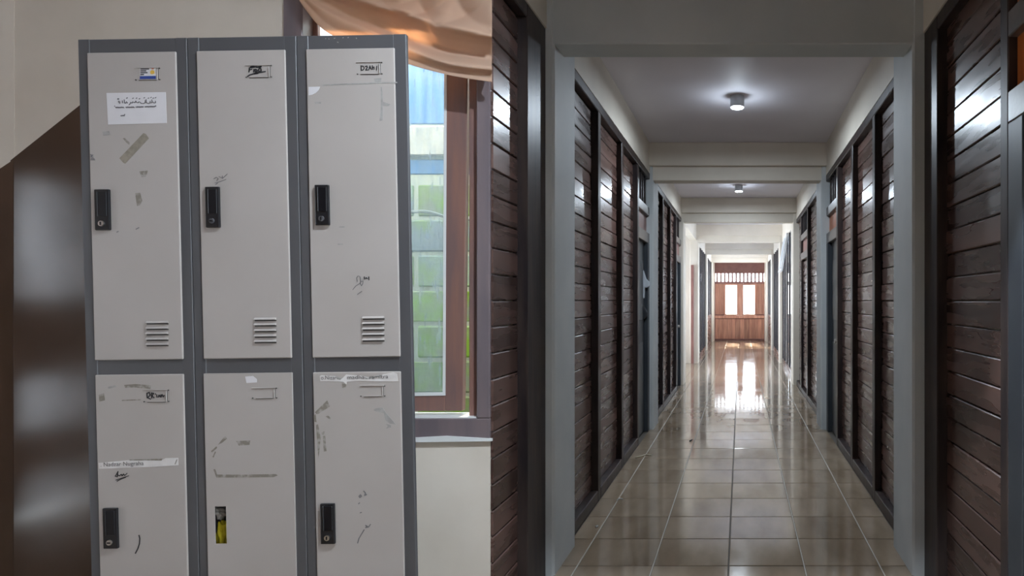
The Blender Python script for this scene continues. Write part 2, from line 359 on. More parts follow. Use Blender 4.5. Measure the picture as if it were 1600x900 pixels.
for k in range(5):
    y = PY[k]; yn = PY[k+1]; near = k < 2
    for side in (-1, 1):
        sd = 'left' if side < 0 else 'right'
        if k == 2 and side < 0: continue
        if k >= 3 or (k == 2 and side > 0): glazed(side, y+PD, yn, f'tall glazed window bank on the {sd}, {BAYS[k]} bay of the corridor', *((.12, 'dimming_glass') if k < 4 else (.95,))); continue  # third and fourth bays: low sills and dim panes set for plank sheen
        wk = wall(side, y+PD, yn, f'{sd} plank wall of the corridor, {BAYS[k]} bay past the nearest pillar')
        a = y + PD
        if k == 1 and side > 0:
            segs = [(a, 9.28), (10.40, yn)]; posts = [(9.28, 9.37), (10.30, 10.40)]; dr = (9.37, 10.30)
        else:
            segs = [(a, y+1.25), (y+1.34, y+2.18), (y+2.27, y+3.03)]; posts = [(y+1.25, y+1.34), (y+2.18, y+2.27), (y+3.03, y+3.12)]; dr = (y+3.12, yn)
        for s0, s1 in segs:
            plank_panel(wk, side, s0, s1, near)
            hrail(wk, side, s0, s1, 0, .08, 'sill')
        for p0, p1 in posts: post(wk, side, p0, p1)
        tz = 2.785 if side < 0 else 2.76
        hrail(wk, side, a, yn, tz-.065, tz, 'top_rail', proud=.004)
        lab = {(0,-1): 'open slate door with a white shirt hung on it, left side', (0,1): 'dark slate door under an orange transom panel, right side',
               (1,-1): 'dark door on the left in the second bay of plank wall', (1,1): 'plank door with shiny boards under two transom panels, right side'}.get((k, side), f'dark door on the {sd} in the {BAYS[k]} bay of the corridor')
        door(side, dr[0], dr[1], lab, lower='backlit_orange' if (k, side) == (0, 1) else 'maroon_wood', planked=(k, side) == (1, 1), knob=(k, side) != (0, -1))

# side hall that opens on the left in the third bay, lit by its own window
SH = MB().box(-2.8, -1.14, 14.98, 15.12, 0, CEIL).box(-2.8, -1.14, 11.2, 11.54, 0, CEIL)
SH.box(-2.8, -2.66, 11.5, 15, 0, .2).box(-2.8, -2.66, 11.5, 15, 2.8, CEIL)
struct(SH.build('wall_side_hall', M['plaster']), 'cream walls of the side hall opening left off the corridor', 'wall')
struct(MB().box(-1.14, LF, 11.54, 14.97, 2.76, CEIL).build('wall_header', M['plaster']), 'plaster header over the side hall opening', 'wall')
sw = struct(empty('window_4', (-2.7, 13.25, .2)), 'bright window of the side hall', 'window')
for i in range(4): box('mullion', (-.03, .03, -1.7+i*1.11, -1.64+i*1.11, 0, 2.6), M['red_wood'], sw, .004)
for z in (0, 2.54): box('frame_rail', (-.03, .03, -1.7, 1.7, z, z+.06), M['red_wood'], sw, .004)
for i in range(3): box('pane', (-.004, .004, -1.64+i*1.11, -.59+i*1.11, .06, 2.54), M['clear_glass'], sw)
jb = box('trim_1', (LPIL-.16, LPIL-.10, 14.88, 14.97, 0, 2.2), M['maroon_wood'], None, .006); struct(jb, 'narrow brown door trim at the side hall corner', 'trim')

# open hopper light tilted out over the third bay on the right
hp = struct(empty('window_11', (RF-.02, 13.4, 2.72), (0, R(9), 0)), 'hopper window tilted out above the right wall, third bay', 'window')
for b in ((-.02, .02, -.45, -.40, -.75, 0), (-.02, .02, .40, .45, -.75, 0), (-.02, .02, -.40, .40, -.05, 0), (-.02, .02, -.40, .40, -.75, -.70)): box('sash_bar', b, M['white_paint'], hp, .004)
box('pane', (-.003, .003, -.40, .40, -.70, -.05), M['clear_glass'], hp)

# ------------------------------------------------------------------ end wall of the corridor
we = MB().box(-1.2, 1.2, YEND+.10, YEND+.22, 0, .80).box(-1.2, -.52, YEND+.10, YEND+.22, .8, 2.02).box(.52, 1.2, YEND+.10, YEND+.22, .8, 2.02).box(-1.2, 1.2, YEND+.10, YEND+.22, 2.02, 2.08)
we.box(-1.2, -.9, YEND+.10, YEND+.22, 2.08, 2.37).box(.88, 1.2, YEND+.10, YEND+.22, 2.08, 2.37).box(-1.2, 1.2, YEND+.10, YEND+.22, 2.37, CEIL)
wend = struct(we.build('wall_end', M['maroon_wood']), 'red brown wooden wall with two windows at the corridor end', 'wall')
xs = [-.93 + i*.1525 for i in range(12)]
vb = MB().box(-.073, .073, -.015, .015, 0, .70).mesh('board', M['red_wood'], bevel=.004)
for x in xs: link('board', vb, wend, (x+.076, YEND+.085, .06))
vb2 = MB().box(-.058, .058, -.015, .015, 0, 1.08).mesh('board', M['red_wood'], bevel=.004)
for s in (-1, 1):
    for i in range(3): link('board', vb2, wend, (s*(.60+.118*i)-.02, YEND+.085, .92))
for z0, z1, mt in ((0, .06, 'maroon_wood'), (.78, .88, 'red_wood'), (2.0, 2.08, 'maroon_wood'), (2.37, 2.44, 'maroon_wood')): box('rail', (-.95, .92, YEND+.03, YEND+.11, z0, z1), M[mt], wend, .006)
box('top_board', (-.95, .92, YEND+.06, YEND+.11, 2.44, 2.78), M['maroon_wood'], wend, .006)
for s in (-.94, .87): box('stile', (s, s+.05, YEND+.03, YEND+.11, .06, 2.37), M['maroon_wood'], wend, .006)
bl = MB().box(-.030, .030, -.014, .014, 0, .29).mesh('baluster', M['maroon_wood'], bevel=.004)
for i in range(13): link('baluster', bl, wend, (-.83+i*.135, YEND+.12, 2.08))
box('mullion', (-.085, .055, YEND+.03, YEND+.14, .88, 2.0), M['red_wood'], wend, .005)
for i, (a, b, lb) in enumerate(((-.56, -.06, 'left of the pair of bright casement windows at the corridor end'), (.07, .57, 'right of the pair of bright casement windows at the corridor end'))):
    e = struct(empty(f'window_{i+2}', ((a+b)/2-.02, YEND+.08, .88)), lb, 'window'); h = (b-a)/2
    for bb in ((-h, -h+.05, 0, 1.12), (h-.05, h, 0, 1.12), (-h+.05, h-.05, 0, .05), (-h+.05, h-.05, 1.07, 1.12)):
        box('frame_bar', (bb[0], bb[1], -.05, .05, bb[2], bb[3]), M['red_wood'], e, .005)
    box('pane', (-h+.05, h-.05, -.004, .004, .05, 1.07), M['clear_glass'], e)
struct(MB().box(-1.14, LPIL+.03, PY[5]+PD, YEND+.12, 0, CEIL).build('wall_left', M['plaster']), 'short cream wall at the far end of the corridor, left', 'wall')
struct(MB().box(RPIL-.03, 1.12, PY[5]+PD, YEND+.12, 0, CEIL).build('wall_right', M['plaster']), 'short cream wall at the far end of the corridor, right', 'wall')

# ------------------------------------------------------------------ ceiling lamps
def lamp(loc, label, power):
    e = tag(empty('ceiling_lamp', loc), label, 'lamp', 'round surface lamps in a row')
    MB().cyl((0,0,-.095), .058, .058, .095, n=32).build('housing', M['lamp_body'], e, smooth=False)
    MB().cyl((0,0,-.101), .050, .052, .006, n=32).build('diffuser', M['lamp_glow'], e)
    for nm, ty, p, z in (('lamp_light', 'AREA', power, -.106), ('ceiling_fill', 'POINT', power*.08, -.16)):  # extra point light added below each lamp to brighten the ceiling
        l = bpy.data.lights.new(nm, ty); l.energy = p; l.color = (.76,.88,1.0)
        if ty == 'AREA': l.shape = 'DISK'; l.size = .09
        else: l.shadow_soft_size = .04
        o = bpy.data.objects.new(nm, l); sc.collection.objects.link(o); o.parent = e; o.location = (0,0,z)
lamp((-.027, 5.57, CEIL), 'lit round surface lamp on the ceiling nearest the camera', 28)
lamp((-.024, 9.84, CEIL), 'lit round surface lamp farther down the ceiling', 28)
lamp((-.027, 1.30, CEIL), 'lit round surface lamp on the ceiling above the camera', 60)

# ------------------------------------------------------------------ hall with the locker: window wall, side and rear walls
WX0, WX1, WZ0, WZ1 = X_at(475, YW), X_at(746, YW), Z_at(653, YW), 2.74        # clear opening of the window
OX0 = X_at(445, YW); OZ0 = Z_at(685, YW)
ww = MB().box(-4.7, OX0+.02, YW, YW+.12, 0, CEIL).box(OX0+.02, LPK-.010, YW, YW+.12, 0, OZ0+.02).box(OX0+.02, LPK-.010, YW, YW+.12, WZ1+.05, CEIL)
wwin = struct(ww.build('wall_window', M['hall_plaster']), 'cream plaster wall with the window behind the locker', 'wall')
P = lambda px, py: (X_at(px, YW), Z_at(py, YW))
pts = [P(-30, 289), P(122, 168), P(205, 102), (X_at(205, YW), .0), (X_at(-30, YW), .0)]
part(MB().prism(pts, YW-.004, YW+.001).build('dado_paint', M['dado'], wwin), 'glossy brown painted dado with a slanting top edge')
XE = X_at(22, YW-.002)
def wedge(z0l, z0r, z1l, z1r, off):
    x1 = XE - .5; ya, yb = YW-.002-off, YW-.077-off
    return MB().add([(XE, ya, z0r), (x1, yb, z0l), (x1, YW, z0l), (XE, YW, z0r), (XE, ya, z1r), (x1, yb, z1l), (x1, YW, z1l), (XE, YW, z1r)],
                    [(0,1,2,3), (7,6,5,4), (0,4,5,1), (1,5,6,2), (2,6,7,3), (3,7,4,0)])
pl = struct(wedge(0, 0, CEIL, CEIL, 0).build('pilaster', M['hall_plaster']), 'plaster pier at the left edge of the picture, splayed so its dado reflects dark', 'pillar')  # splay angle chosen so the dado mirrors a dark part of the hall
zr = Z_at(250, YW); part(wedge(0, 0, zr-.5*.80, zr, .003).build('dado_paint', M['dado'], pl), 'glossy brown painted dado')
struct(MB().box(-4.75, -4.6, -3.3, .75, 0, CEIL).box(-4.75, -4.6, 1.35, YW+.1, 0, CEIL).box(-4.75, -4.6, .75, 1.35, 2.2, CEIL).box(-4.75, -4.6, .75, 1.35, .9, 1.42).box(-4.75, -4.6, .75, 1.35, .28, .55)
       .build('wall_hall_left', M['hall_brown']), 'plaster wall on the left of the locker hall with slit openings', 'wall')
M['tinted'] = glass('tinted_slit_glass', (.98,.98,1.0), .01, (.5,.5,.5))
sl = struct(empty('window_5', (-4.70, 1.05, 0)), 'tinted glass slits in the wall left of the locker hall', 'window')
for z0, z1 in ((0, .28), (.55, .9), (1.42, 2.2)): box('pane', (-.004, .004, -.30, .30, z0, z1), M['tinted'], sl)
struct(MB().box(-4.7, 1.3, -3.35, -3.2, 0, CEIL).build('wall_rear', M['hall_brown']), 'plain plaster wall behind the camera', 'wall')
rv = struct(empty('window_6', (1.08, -1.05, .20)), 'added wide window right of the camera that lights the locker hall', 'window')  # unseen window, added to light the locker and window wall from the right
for i in range(5): box('mullion', (-.03, .03, -1.85+i*.91, -1.79+i*.91, 0, 2.0), M['window_wood'], rv, .004)
for z in (0, 1.94): box('frame_rail', (-.028, .028, -1.85, 1.85, z, z+.06), M['window_wood'], rv, .004)
for i in range(4): box('pane', (-.004, .004, -1.79+i*.91, -.94+i*.91, .06, 1.94), M['clear_glass'], rv)

# window beside the locker
win = struct(empty('window_1', (0, 0, 0)), 'wooden window with dusty glass right of the locker', 'window')
FY0, FY1 = YW-.012, YW+.10
box('frame_jamb', (OX0, WX0, FY0, FY1, OZ0, WZ1), M['window_wood'], win, .004)
box('frame_jamb', (WX1, LPK-.008, FY0, FY1, WZ0, WZ1), M['window_wood'], win, .004)
box('frame_sill', (WX0, LPK-.008, FY0, FY1, OZ0, WZ0), M['window_wood'], win, .004)
box('frame_head', (WX0, WX1, FY0, FY1, WZ1-.07, WZ1), M['window_wood'], win, .004)
part(box('sill_top', (WX0, WX1, FY0+.006, FY1+.02, WZ0-.001, WZ0+.004), M['white_paint'], win), 'pale strip along the top of the window sill')  # thin pale strip laid on the sill top
bX0, bX1 = X_at(735, YW+.045), X_at(747, YW+.005)
part(box('reveal_strip', (bX0, bX1+.004, YW+.03, YW+.075, WZ0, WZ1-.07), M['sash_wood'], win, .003), 'strip standing for the daylit reveal of the window jamb')  # added strip imitates the jamb reveal lit from outside
part(MB().prism([P(640, 683), P(700, 680), P(771, 684), P(771, 688), P(640, 690)], FY0-.006, FY0+.004).build('mortar_edge', M['white_paint'], win), 'rough pale filler line under the window frame')
SY = YW + .075
def S(px, py): return (X_at(px, SY), Z_at(py, SY))
sash = [('stile', [S(699, 60), S(734, 60), S(725, 641), S(698, 641)]), ('stile', [S(478, -60), S(499, -60), S(507, 645), S(486, 645)]),
        ('sash_rail', [S(507, 617.5), S(698, 615.5), S(698, 641), S(486, 643.5)])]
for nm, pl_ in sash: MB().prism(pl_, SY-.018, SY+.018).build(nm, M['sash_wood'], win, .003)
box('sash_rail', (S(498,0)[0], S(699,0)[0], SY-.018, SY+.018, WZ1-.14, WZ1-.075), M['sash_wood'], win, .003)
MB().prism([S(500, -60), S(700, -60), S(698, 616), S(507, 618)], SY-.003, SY+.003).build('pane', M['dusty_glass'], win)
MB().prism([S(507, 614), S(698, 612), S(698, 617), S(507, 619)], SY-.022, SY-.017).build('putty_bead', M['white_paint'], win)
MB().prism([S(697.5, 60), S(701.5, 60), S(699, 617), S(695, 617)], SY-.021, SY-.004).build('putty_bead', M['white_paint'], win)

# outside: block wall across a narrow light well
YB = 3.80
wo = struct(MB().box(-5.0, -1.22, YB-.016, YB+.2, -.2, 2.95).build('wall_outside', M['mortar']), 'mossy concrete block wall outside the window', 'wall')
zc = Z_at(561, YB); bms = {}
def block(mat, wd, h):
    k = (mat, round(wd,3), round(h,3))
    if k not in bms: bms[k] = MB().box(-wd/2, wd/2, -.03, .03, -h/2, h/2).mesh('block', M[mat], bevel=.012)
    return bms[k]
for i in range(-6, 5):
    z = zc + i*.2; x = -1.24 - (.0 if i % 2 else .2)
    first = True
    while x > -4.6:
        wd = .2 if (first and not (i % 2)) else .4
        cx_ = x - .2 if not (first and not (i % 2)) else -1.34
        if first and not (i % 2): x = -1.44 + .0; cx_ = -1.34
        link('block', block('block' if i < 2 or random.random() < .3 else 'block_bare', wd-.014, .186), wo, (cx_, YB+.008+random.uniform(-.004,.004), z+.1), (0, 0, R(random.uniform(-.5,.5))))
        x = (x - .4) if not (first and not (i % 2)) else x
        first = False
zt = zc + 5*.2
for (ya, yb, mt, nm) in ((277, 247, 'blue_panel', 'block'), (246, 200, 'beam_ext', 'ring_beam'), (199, 90, 'blue_panel', 'block'), (89, 10, 'blue_panel', 'block')):
    z0, z1 = Z_at(ya, YB), Z_at(yb, YB)
    if nm == 'ring_beam': box(nm, (-4.6, -1.24, YB-.05, YB-.014, z0, z1), M[mt], wo, .008)
    else:
        x = -1.24
        while x > -4.5: link(nm, block(mt, .786, z1-z0-.012), wo, (x-.4, YB+.008, (z0+z1)/2)); x -= .8
struct(box('ground', (-5, -1.22, YW+.12, YB+.1, -.2, .05), M['ground']), 'damp mossy ground of the light well outside the window', 'ground')
struct(box('wall_well_left', (-5.1, -5.0, YW+.12, YB+.2, -.2, 2.9), M['mortar']), 'end wall of the narrow light well', 'wall')
for dz, r, mt, lb, nm in ((0, .0035, 'cable', 'dark cable sagging across the block wall outside', 'cable'), (.010, .0025, 'cable2', 'pale cable sagging just above the dark one outside', 'cable')):
    p0, p1 = at(560, 314, 3.6), at(760, 346, 3.6)
    ps = [p0.lerp(p1, i/16) + Vector((0, 0, dz - .05*math.sin(math.pi*i/16)*.3 + .012*math.sin(i*.9))) for i in range(17)]
    ps = [Vector((-4.9, 3.6, p0.z+.16+dz))] + ps + [Vector((-1.225, 3.6, p1.z-.01+dz))]
    o = ps[0]; tag(MB().tube(ps, r).build(nm, M[mt], None, 0, True, origin=tuple(o)), lb, 'cable')

# ------------------------------------------------------------------ locker
LR = Euler((R(.7227), R(-.7408), R(-.5422)), 'XYZ'); LT = Vector((-1.5519, 2.1, EYE+.0070)); LRM = LR.to_matrix()
VB = -1.39
locker = tag(empty('locker', LT + LRM @ Vector((0, 0, VB)), LR), 'grey six-door steel locker with dark frame in front of the window', 'locker')
def L2(px, py):                                                    # photo point -> u, v on the locker front
    d = Vector(((px-CX)/F, 1, (CY-py)/F)); c = Vector((0, 0, EYE)); n = LRM @ Vector((0, 1, 0))
    t = (LT - c).dot(n) / d.dot(n); q = LRM.transposed() @ (c + d*t - LT)
    return (q.x, q.z - VB)
W2 = .5173; TOP = .82 - VB; DEP = .20; TAP = .105
US = [(-.4866, -.2034), (-.1411, .1406), (.2038, .4839)]
VS = [(-.1900 - VB, .7778 - VB), (-1.2008 - VB, -.2330 - VB)]
# carcass: sheet-metal body that narrows to the back
def taper(u, y): return u * (1 - (TAP/W2) * y/DEP)
body = MB(); T = .012
def slab(u0, u1, v0, v1, y0=.004, y1=DEP):
    body.add([(taper(u0,y0),y0,v0),(taper(u1,y0),y0,v0),(taper(u1,y1),y1,v0),(taper(u0,y1),y1,v0),(taper(u0,y0),y0,v1),(taper(u1,y0),y0,v1),(taper(u1,y1),y1,v1),(taper(u0,y1),y1,v1)],
             [(0,3,2,1),(4,5,6,7),(0,1,5,4),(1,2,6,5),(2,3,7,6),(3,0,4,7)])
slab(-W2, -W2+T, .14, TOP); slab(W2-T, W2, .14, TOP); slab(-W2+T, W2-T, TOP-T, TOP); slab(-W2+T, W2-T, .14, .14+T)
slab(-W2+T, W2-T, .14+T, TOP-T, DEP-.006, DEP)
body.build('body', M['locker_inner'], locker)
for u in (-.172, .172): 
    b2 = MB(); sv, body = body, b2; slab(u-.006, u+.006, .14+T, TOP-T, .01, DEP-.008); body = sv; b2.build('partition', M['locker_inner'], locker)
b2 = MB(); sv, body = body, b2; slab(-W2+T, W2-T, (VS[0][0]+VS[1][1])/2-.006, (VS[0][0]+VS[1][1])/2+.006, .01, DEP-.008); body = sv; b2.build('shelf', M['locker_inner'], locker)
MB().box(-W2+.03, W2-.03, .02, DEP-.03, .0, .14).build('plinth', M['locker_frame'], locker, .004)
# face frame: paired stiles with a seam, rails between them
cl = .5*(US[0][1]+US[1][0]); cr = .5*(US[1][1]+US[2][0])
for u0, u1 in ((-W2, US[0][0]+.006), (US[0][1]-.006, cl-.001), (cl+.001, US[1][0]+.006), (US[1][1]-.006, cr-.001), (cr+.001, US[2][0]+.006), (US[2][1]-.006, W2)):
    MB().box(u0, u1, -.002, .012, .14, TOP).build('stile', M['locker_frame'], locker, .0015)
for c, (u0, u1) in enumerate(US):
    for v0, v1 in ((VS[0][1]-.004, TOP-.0005), (VS[1][1]-.004, VS[0][0]+.004), (.1405, VS[1][0]+.004)):
        MB().box(u0+.006, u1-.006, -.001, .012, v0, v1).build('rail', M['locker_frame'], locker, .001)
YD = -.007                                                         # door skin stands proud of the frame
def flat(parent, name, pix, mat, th=.0006, y=YD, label=None):
    o = MB().prism([L2(*p) for p in pix], y-th, y+.0002).build(name, M[mat], parent)
    if label: part(o, label)
    return o
def ink(parent, strokes, wpx=1.4, mat='ink', name='handwriting', y=YD, label=None):
    m = MB()
    for s in strokes: m.ribbon([L2(*p) for p in s], wpx/496, y-.0011, y-.0003)
    o = m.build(name, M[mat], parent)
    if name in ('arabic_vowel_marks', 'scratch', 'scribble', 'paint_chips'): o['kind'] = 'stuff'
    if label: part(o, label)
    return o
def text(parent, body_, pix0, pix1, hpx, mat, y=YD, name='print', label=None):
    cu = bpy.data.curves.new('t', 'FONT'); cu.body = body_; cu.size = 1; cu.extrude = 0
    to = bpy.data.objects.new('t', cu); sc.collection.objects.link(to)
    dg = bpy.context.evaluated_depsgraph_get(); dg.update(); me = bpy.data.meshes.new_from_object(to.evaluated_get(dg))
    bpy.data.objects.remove(to); bpy.data.curves.remove(cu)
    xs_ = [v.co.x for v in me.vertices]; x0, x1 = min(xs_), max(xs_)
    a = Vector(L2(*pix0)); b = Vector(L2(*pix1)); d = (b-a); n = Vector((-d.y, d.x)).normalized(); h = hpx/496/.7
    for v in me.vertices:
        q = a + d*((v.co.x-x0)/(x1-x0)) + n*(v.co.y*h); v.co = (q.x, y-.0013, q.y)
    me.name = name; me.materials.clear(); me.materials.append(M[mat]); o = link(name, me, parent)
    if label: part(o, label)
    return o
def make_door(c, r, hole=None):
    u0, u1 = US[c]; v0, v1 = VS[r]; g = .0015; u0 += g; u1 -= g; v0 += g; v1 -= g
    m = MB()
    if hole:
        (a, b_), (c_, d_) = hole
        yt = YD + .002
        m.box(u0, a, YD, yt, v0, v1).box(c_, u1, YD, yt, v0, v1).box(a, c_, YD, yt, v0, b_).box(a, c_, YD, yt, d_, v1)
        m.box(u0, u0+.002, yt, .0, v0, v1).box(u1-.002, u1, yt, .0, v0, v1).box(u0+.002, u1-.002, yt, .0, v0, v0+.002).box(u0+.002, u1-.002, yt, .0, v1-.002, v1)
        return m.build('door', M['locker_door'], locker)
    return m.box(u0, u1, YD, .0, v0, v1).build('door', M['locker_door'], locker, .003, seg=2)
def handle(d, x0, y0, x1, y1, upright=True, dull=False):
    (a, t), (b, s) = L2(x0, y0), L2(x1, y1); wd = b-a; h = t-s; um = (a+b)/2
    MB().box(a, b, YD-.009, YD+.0005, s, t).build('handle_plate', M['black'], d, .0025, seg=2)
    MB().box(a+wd*.30, b-wd*.10, YD-.0112, YD-.008, s+h*.34, t-h*.06).build('handle_pull', M['black2'], d, .001)
    MB().box(a+wd*.22, a+wd*.30, YD-.0125, YD-.008, s+h*.34, t-h*.06).build('handle_lip', M['black'], d, .001)
    cy_ = s+h*.16; rr = wd*.19
    MB().cyl((um, YD-.013, cy_), rr, rr, .006, 'y', 20).build('lock_cylinder', M['locker_frame' if dull else 'chrome'], d)
    kh = (um-rr*.22, um+rr*.22, cy_-rr*.6, cy_+rr*.6) if upright else (um-rr*.6, um+rr*.6, cy_-rr*.22, cy_+rr*.22)
    MB().box(kh[0], kh[1], YD-.0145, YD-.012, kh[2], kh[3]).build('keyhole', M['black2'], d)
def vents(d, x0, x1, ys):
    for yy in ys:
        a, v = L2(x0, yy); b, _ = L2(x1, yy)
        v = (v + L2(x1, yy)[1])/2; h = .0065
        MB().add([(a, YD+.0005, v+h), (b, YD+.0005, v+h), (b, YD-.006, v), (a, YD-.006, v), (a, YD+.0005, v-.001), (b, YD+.0005, v-.001)],
                 [(0,1,2,3), (3,2,5,4), (0,3,4), (1,5,2), (0,4,5,1)]).build('vent_louvre', M['locker_door'], d)
        MB().box(a+.001, b+.001, YD-.0008, YD+.0005, v-.0052, v-.0012).build('vent_slot', M['slot_shade'], d)
def holder(d, x0, y0, x1, y1):
    (a, t), (b, s) = L2(x0, y0), L2(x1, y1)
    m = MB().box(a, b-.004, YD-.003, YD+.0003, t-.0024, t).box(a+.012, b-.012, YD-.003, YD+.0003, s+.002, s+.0044).box(b-.010, b-.0076, YD-.003, YD+.0003, s+.003, t-.006)
    m.build('card_holder', M['locker_door'], d, .0006)
    m = MB().box(a+.012, b-.012, YD-.0006, YD+.0003, s+.0002, s+.0019).box(b-.0074, b-.006, YD-.0006, YD+.0003, s+.003, t-.006)
    m.build('holder_painted_shade', M['slot_shade'], d)  # dark strips painted as the shade beside the raised lips
    for u, v in ((b-.002, t-.003), (b-.002, s+.003), (a+.003, s+.003)): MB().cyl((u, YD-.0025, v), .0018, .0018, .003, 'y', 10).build('rivet', M['slot_shade'], d)

# upper left door
d = make_door(0, 0); part(d, 'upper left door with white notice')
handle(d, 154, 297, 178, 360); vents(d, 232, 266, (504.3, 513, 521.3, 530, 538.3)); holder(d, 214, 107, 254, 127)
flat(d, 'name_card', [(222, 106.5), (246.5, 106), (247, 125), (222, 125.3)], 'paper', label='printed card with blue band and yellow emblem')
flat(d, 'card_band', [(222.2, 120.3), (246.8, 119.8), (246.9, 124.6), (222.2, 124.9)], 'navy', .0010)
m_ = MB()
for i, (xa, xb) in enumerate(((223.5, 236), (223.5, 231.5), (223.5, 233.5), (223.5, 228))): m_.ribbon([L2(xa, 109.2+i*2.9), L2(xb, 109.1+i*2.9)], 1.6/496, YD-.0012, YD-.0004)
m_.build('card_print', M['ink'], d)
flat(d, 'card_emblem', [(238, 113), (241, 110.5), (244.5, 112), (245, 116), (241, 117.5), (238.5, 116.5)], 'yellow', .0010)
flat(d, 'card_emblem', [(240, 108), (244, 107.8), (243.5, 109.6), (240.5, 109.6)], 'orange_red', .0010)
flat(d, 'notice_paper', [(170, 146.5), (262, 145), (263.7, 193.3), (172.5, 195.6)], 'paper', .0008, label='white paper notice with a line of Arabic script')
ar = [[(246.5,159),(247,161.5),(244.5,162.3),(242.5,160.5)],[(241,157),(241.5,161),(239.5,162.2)],[(238.5,159),(238,162.2),(235.5,163.2),(233,161.5)],[(232,156.5),(232.6,162)],[(230.5,158),(230.8,161.5),(228,163),(224,162.6),(223,160.8)],
      [(221.5,160),(219.5,161.8),(217,161),(216,159),(214.5,161.5),(212.5,161.2)],[(211.5,160),(210,162.3),(208,161),(206.8,163.8),(205.3,165)],[(203.5,162.3),(201.5,160),(200.5,162.5),(199,161.5)],[(198,157),(198.6,162.5)],[(195,158.5),(195.5,162)],[(191.5,159.5),(189,159),(189.5,161),(191.5,161),(191,163)]]
ink(d, ar, .9, 'print_grey', 'arabic_script', YD-.0008)
ink(d, [[(x, yv), (x+1.4, yv-.9)] for x, yv in ((246,154.3),(242.5,155),(239,154),(235,155),(228.5,154.5),(221,156),(216.5,155),(211,155.2),(201.5,154.8),(187.5,156),(188.5,156.6))], .9, 'print_grey', 'arabic_vowel_marks', YD-.0008)
def scrawl(x0, x1, y0, y1, amp):                                   # a line of tiny print too small to read
    n = int((x1-x0)/1.1); return [(x0+(x1-x0)*i/n, y0+(y1-y0)*i/n + (amp if i % 2 else -amp)*(.6+.4*((i*7) % 3)/2)) for i in range(n+1)]
ink(d, [scrawl(184.5, 197.5, 169.2, 169.0, .75), scrawl(200.5, 213.5, 168.8, 168.6, .75), scrawl(216.5, 227.5, 168.4, 168.2, .75), scrawl(230.5, 246, 168, 167.6, .75), [(183, 167.4), (183.4, 166.6)], [(247, 166.2), (247.4, 167.2)]], 1.0, 'print_grey', 'small_print', YD-.0008)
ink(d, [scrawl(192.5, 198, 182, 181.6, .7), [(198.3, 181.5), (198.8, 179.5)]], .9, 'print_grey', 'small_print', YD-.0008)
flat(d, 'tape_strip', [(190, 248), (227.5, 208.8), (231, 210), (235.8, 217), (199, 256.5), (196, 255)], 'tape', label='diagonal strip of old brown tape')
flat(d, 'tape_residue', [(195.5, 217), (198, 216.5), (206, 223.5), (205.5, 227), (201.5, 224.5)], 'residue')
flat(d, 'tape_residue', [(221, 268.5), (234.5, 267), (231.5, 276.5), (224.5, 277.5)], 'residue')
flat(d, 'tape_residue', [(214.5, 302.5), (222.5, 301.5), (225.5, 314), (222, 321), (217.5, 322.5)], 'residue')
flat(d, 'tape_residue', [(163.5, 206.5), (174, 205.5), (176, 211.5), (165, 213)], 'residue_light')
ink(d, [[(145.5,242),(148,244),(146,246),(149.5,246.5)],[(146,248.5),(151,248.8)],[(145.5,250.5),(152,250.6)],[(146,244),(149,243)]], 1.3, 'pencil', 'scribble')
ink(d, [[(216, 358.5), (220.5, 356)], [(186, 363), (188.5, 362)]], 1.3, 'pencil', 'scratch')
# upper middle door
d = make_door(1, 0); part(d, 'upper middle door with crossed-out name card')
handle(d, 326, 293, 348.5, 356, False, True); vents(d, 400.5, 434, (499, 507.5, 516.5, 525, 533.5)); holder(d, 386, 103, 428, 123)
ink(d, [[(392,114),(392.5,107.5),(398,106.5)],[(392.2,110.5),(396.5,109.6)],[(399,114),(399.5,109.5)],[(401.5,113.5),(401.5,109.5),(404,110.2),(404.4,113),(401.5,113.5)],[(406,112),(407.5,108.5),(410.5,108.8),(411,112),(407,112.6)]], 1.6)
ink(d, [[(394.5,105.8),(398,104.6),(404,106.4),(411,105.2)],[(395,107),(403,105.6),(410,106.8)],[(389.5,120.8),(393,118.4),(403,115.4),(417.5,113)],[(400,116.8),(406,115.8)]], 1.8)
ink(d, [[(337,280),(341,277.5),(344,280),(341.5,283)],[(345,276.5),(350,279),(350.5,275.5)],[(350.5,279.5),(358,272.5)],[(339,286.5),(348,284),(356,280.8)],[(340,289),(343,286.5)]], .8, 'pencil', 'signature')
# upper right door
d = make_door(2, 0); part(d, 'upper right door with a name written on its card')
handle(d, 496, 290, 518.7, 352.3, True, True); vents(d, 568.7, 602.3, (497, 505.5, 514, 522.5, 531)); holder(d, 559, 98.3, 600, 118)
ink(d, [[(566.3,104.5),(566.8,110.8)],[(566,104.2),(569.5,104.6),(571.4,107.5),(570,110.2),(567,111)],[(572.8,105.4),(575.6,104.2),(576.3,106.5),(573.2,110.8),(577.6,110.4)],[(578.6,110.5),(580.3,104),(582.3,110)],[(579.3,107.8),(582,107.6)],[(584,103.5),(584.5,109.8)],[(584.4,107),(586.6,105.8),(587,109.5)],[(591,104.6),(590.4,110.8)]], 1.2)
flat(d, 'torn_label', [(484.6, 137), (502.5, 136.5), (500.5, 141.5), (495.5, 146.5), (490, 149), (484.8, 150)], 'paper', label='torn corner of a white label')
flat(d, 'tape_residue', [(506, 133.2), (560, 130.6), (622, 129), (622.5, 130.8), (560, 132.6), (506, 135)], 'residue_light')
flat(d, 'tape_residue', [(586, 124), (598, 123), (597, 129), (588, 129.5)], 'residue_light')
flat(d, 'tape_residue', [(597, 137), (599, 137), (600.5, 160), (612, 164), (608, 167), (600, 166), (600, 189), (595, 190), (597, 170)], 'residue_light')
flat(d, 'tape_residue', [(494, 160.5), (504, 160.2), (504, 163), (495, 163)], 'residue_light')
